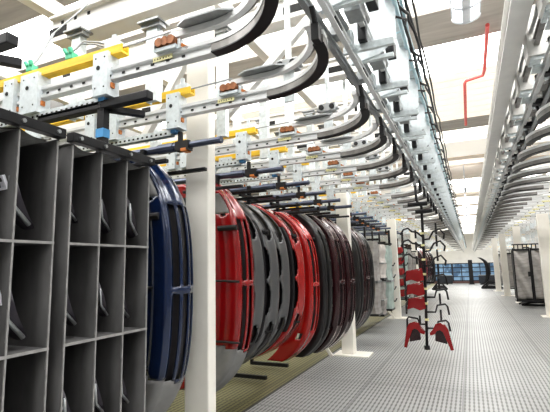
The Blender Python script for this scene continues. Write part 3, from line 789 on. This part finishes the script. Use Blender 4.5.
# ------------------------------------------------------------------ right side racks
def curtain_rack(x0, x1, y, label):
    o = thing('curtain_rack', label, 'rack', ((x0+x1)/2, y, .32)); w = (x1-x0)/2; H = 1.62
    b = MB(); V = []; nx, nz = 12, 18
    for j in range(nz+1):
        for i in range(nx+1):
            u = -1+2*i/nx; z = H*j/nz
            V.append((u*w*.96, -.02+.05*math.sin(z*8+2*math.sin(u*2+z)+u*1.5)*(1-u*u)+.012*math.sin(z*19+u*4), z))
    F = [(j*(nx+1)+i, j*(nx+1)+i+1, (j+1)*(nx+1)+i+1, (j+1)*(nx+1)+i) for j in range(nz) for i in range(nx)]
    b.poly(V, F); ob = b.build('curtain', fabpale, o, smooth=True); sd = ob.modifiers.new('thick','SOLIDIFY'); sd.thickness = .01
    b = MB().box(-w,w,.03,.75,-.02,.0).box(-w,w,.03,.75,H,H+.02); b.box(-w,w,.74,.76,0,H); b.box(-w,-w+.015,.03,.75,0,H); b.box(w-.015,w,.03,.75,0,H); b.build('body', fabric, o)
    b = MB().box(-w-.02,-w+.02,-.05,.0,-.06,H+.1).box(w-.02,w+.02,-.05,0,-.06,H+.1).box(-w-.02,w+.02,-.05,0,H+.02,H+.07); b.build('frame', black, o)
    b = MB()
    for q in (-.8,-.3,.3,.8): b.box(q*w-.015,q*w+.015,-.03,.01,H+.07,H+.22)
    b.box(-w-.02,w+.02,-.03,.01,H+.20,H+.24); b.build('hanger', black, o)
    b = MB().box(w-.09,w-.02,-.06,-.02,H*.46,H*.56); b.build('latch', black, o)
    MB().box(-w-.03,w+.03,-.05,.4,-.1,-.05).build('base_tray', black, o)
    return o
curtain_rack(1.38, 1.86, 17.0, 'grey curtained rack with wrinkled cloth, left of the pair on the right side')
curtain_rack(1.91, 2.40, 17.0, 'grey curtained rack with wrinkled cloth, right of the pair beside the column')
curtain_rack(2.45, 2.95, 16.6, 'grey curtained rack mostly hidden behind the right edge column')
curtain_rack(1.75, 2.3, 21.0, 'dark shaded curtained rack between the two right columns and the pair')
curtain_rack(1.55, 2.0, 24.6, 'grey curtained rack between the two far right columns')
curtain_rack(1.32, 1.8, 28.2, 'grey curtained rack farthest along the right side')
bumper(1.0, 28.5, 'slim', black, 'black curved bumper hanging at the far right end of the aisle', zc=1.05, L=1.6, W=.3, A=.45, side=.15)
tag(MB().box(-.14,.14,-.1,.1,0,1.75).box(-.2,.2,-.14,.14,0,.05).build('dark_post', black, loc=(.0, 34.5, 0)), 'dark post standing before the far windows', 'post')
def counter(x0, x1, y, label):
    o = thing('low_cabinet', label, 'cabinet', ((x0+x1)/2, y, 0)); w = (x1-x0)/2
    MB().box(-w,w,-.2,.2,.06,.6).build('body', winfr, o, bevel=.01); MB().box(-w-.02,w+.02,-.22,.22,.6,.64).build('top', steel, o)
    MB().box(-w+.03,w-.03,-.18,.18,0,.06).build('plinth', black, o)
counter(-2.4,-1.3, 35.5, 'dark low cabinet under the left far window')
counter(.5,1.8, 35.5, 'dark low cabinet under the right far windows')

# ------------------------------------------------------------------ lamp, pipes
def lamp(x, y, z, label, L=1.3, r=.17):
    o = thing('ceiling_lamp', label, 'lamp', (x, y, z))
    prof = [(r*math.cos(a), -r*.55*math.sin(a)) for a in [math.pi*k/8 for k in range(9)]] + [(-r, .05), (r, .05)]
    b = MB(); n = len(prof); V = [(a, t, c) for t in (0, L) for a, c in prof]
    b.poly(V, [(i,(i+1)%n,n+(i+1)%n,n+i) for i in range(n)] + [tuple(range(n)), tuple(range(n,2*n))]); b.build('diffuser', lampgl, o, smooth=False)
    b = MB()
    for t in (-.01, L*.33, L*.66, L+.01):
        b.tube([(1.08*a, t, 1.12*c-.005) for a, c in prof[:9]], .014, 6)
    b.box(-r-.02,-r+.02,-.02,L+.02,0,.07); b.box(r-.02,r+.02,-.02,L+.02,0,.07); b.box(-.05,.05,-.015,L+.015,-r*.62,-r*.55)
    b.build('cage', cage, o)
    b = MB().box(-.02,.02,.2,.24,.05,ZC-.1-z if z < ZC else .1); b.box(-.02,.02,L-.24,L-.2,.05,ZC-.1-z); b.build('stem', cage, o)
lamp(.215, 5.0, 4.95, 'caged fluorescent lamp hanging at top centre of the aisle', 1.05, .165)
lamp(.07, 20.3, 4.95, 'small caged lamp over the middle of the aisle, second from the camera')
lamp(.05, 27.5, 4.95, 'small caged lamp over the aisle, third from the camera')
lamp(.05, 32.0, 4.95, 'small caged lamp over the far end of the aisle')
tag(MB().tube([(.63,8.2,5.86),(.63,10.1,5.82),(.60,10.3,5.78),(.25,10.45,5.78),(.22,10.6,5.78),(.2,12.9,5.46)], .036, 10).build('sprinkler_pipe', pipe_red, smooth=False), 'red sprinkler pipe with a jog along the ceiling over the aisle', 'pipe')
tag(MB().tube([(-1.45,4.7,5.82),(-1.45,6.9,5.82)], .045, 10).build('sprinkler_pipe', pipe_red), 'short red sprinkler pipe over the left curved rails', 'pipe')

# ------------------------------------------------------------------ light, camera
w = bpy.data.worlds.new('world'); bpy.context.scene.world = w; w.use_nodes = True
w.node_tree.nodes['Background'].inputs['Color'].default_value = (.95,.97,1,1); w.node_tree.nodes['Background'].inputs['Strength'].default_value = .6
def area(loc, rot, sx, sy, p, col=(1,.98,.95)):
    l = bpy.data.lights.new('fill_light', 'AREA'); l.shape = 'RECTANGLE'; l.size = sx; l.size_y = sy; l.energy = p; l.color = col
    o = bpy.data.objects.new('fill_lamp', l); COL.objects.link(o); o.location = loc; o.rotation_euler = rot
area((.6, -2.8, 4.2), (math.radians(72),0,0), 4, 1.2, 12)  # added frontal fill from behind the camera, no fixture there
for y, p in ((6,30),(10,40),(15,60),(22,100),(29,120),(37,120),(47,120),(60,160)): area((0, y, 5.6), (0,0,0), 1.2, 3, p, (1,.995,.98))  # added overhead fill along the aisle, stronger far off to brighten the floor

C0 = Vector((275,206)); F = 426.1
def nrm(v): return Vector(v).normalized()
Yc = nrm((195,56,F)); Xc = -nrm((-955,83,F)); Zc = -(Xc.cross(Yc)).normalized()
if Zc.y > 0: Zc = -Zc
Xc = Yc.cross(Zc).normalized()
if Xc.x < 0: Xc = -Xc
right = Vector((Xc.x,Yc.x,Zc.x)); down = Vector((Xc.y,Yc.y,Zc.y)); fwd = Vector((Xc.z,Yc.z,Zc.z))
cd = bpy.data.cameras.new('camera'); cam = bpy.data.objects.new('camera', cd); COL.objects.link(cam)
M = Matrix((right, -down, -fwd)).transposed().to_4x4(); M.translation = (0,0,1.6)
cam.matrix_world = M
cd.sensor_fit = 'HORIZONTAL'; cd.sensor_width = 36; cd.lens = 36*F/550; cd.clip_start = .05; cd.clip_end = 200
bpy.context.scene.camera = cam
vs = bpy.context.scene.view_settings
vs.view_transform = 'Standard'; vs.look = 'Medium High Contrast'; vs.exposure = 0.4; vs.gamma = 1.0
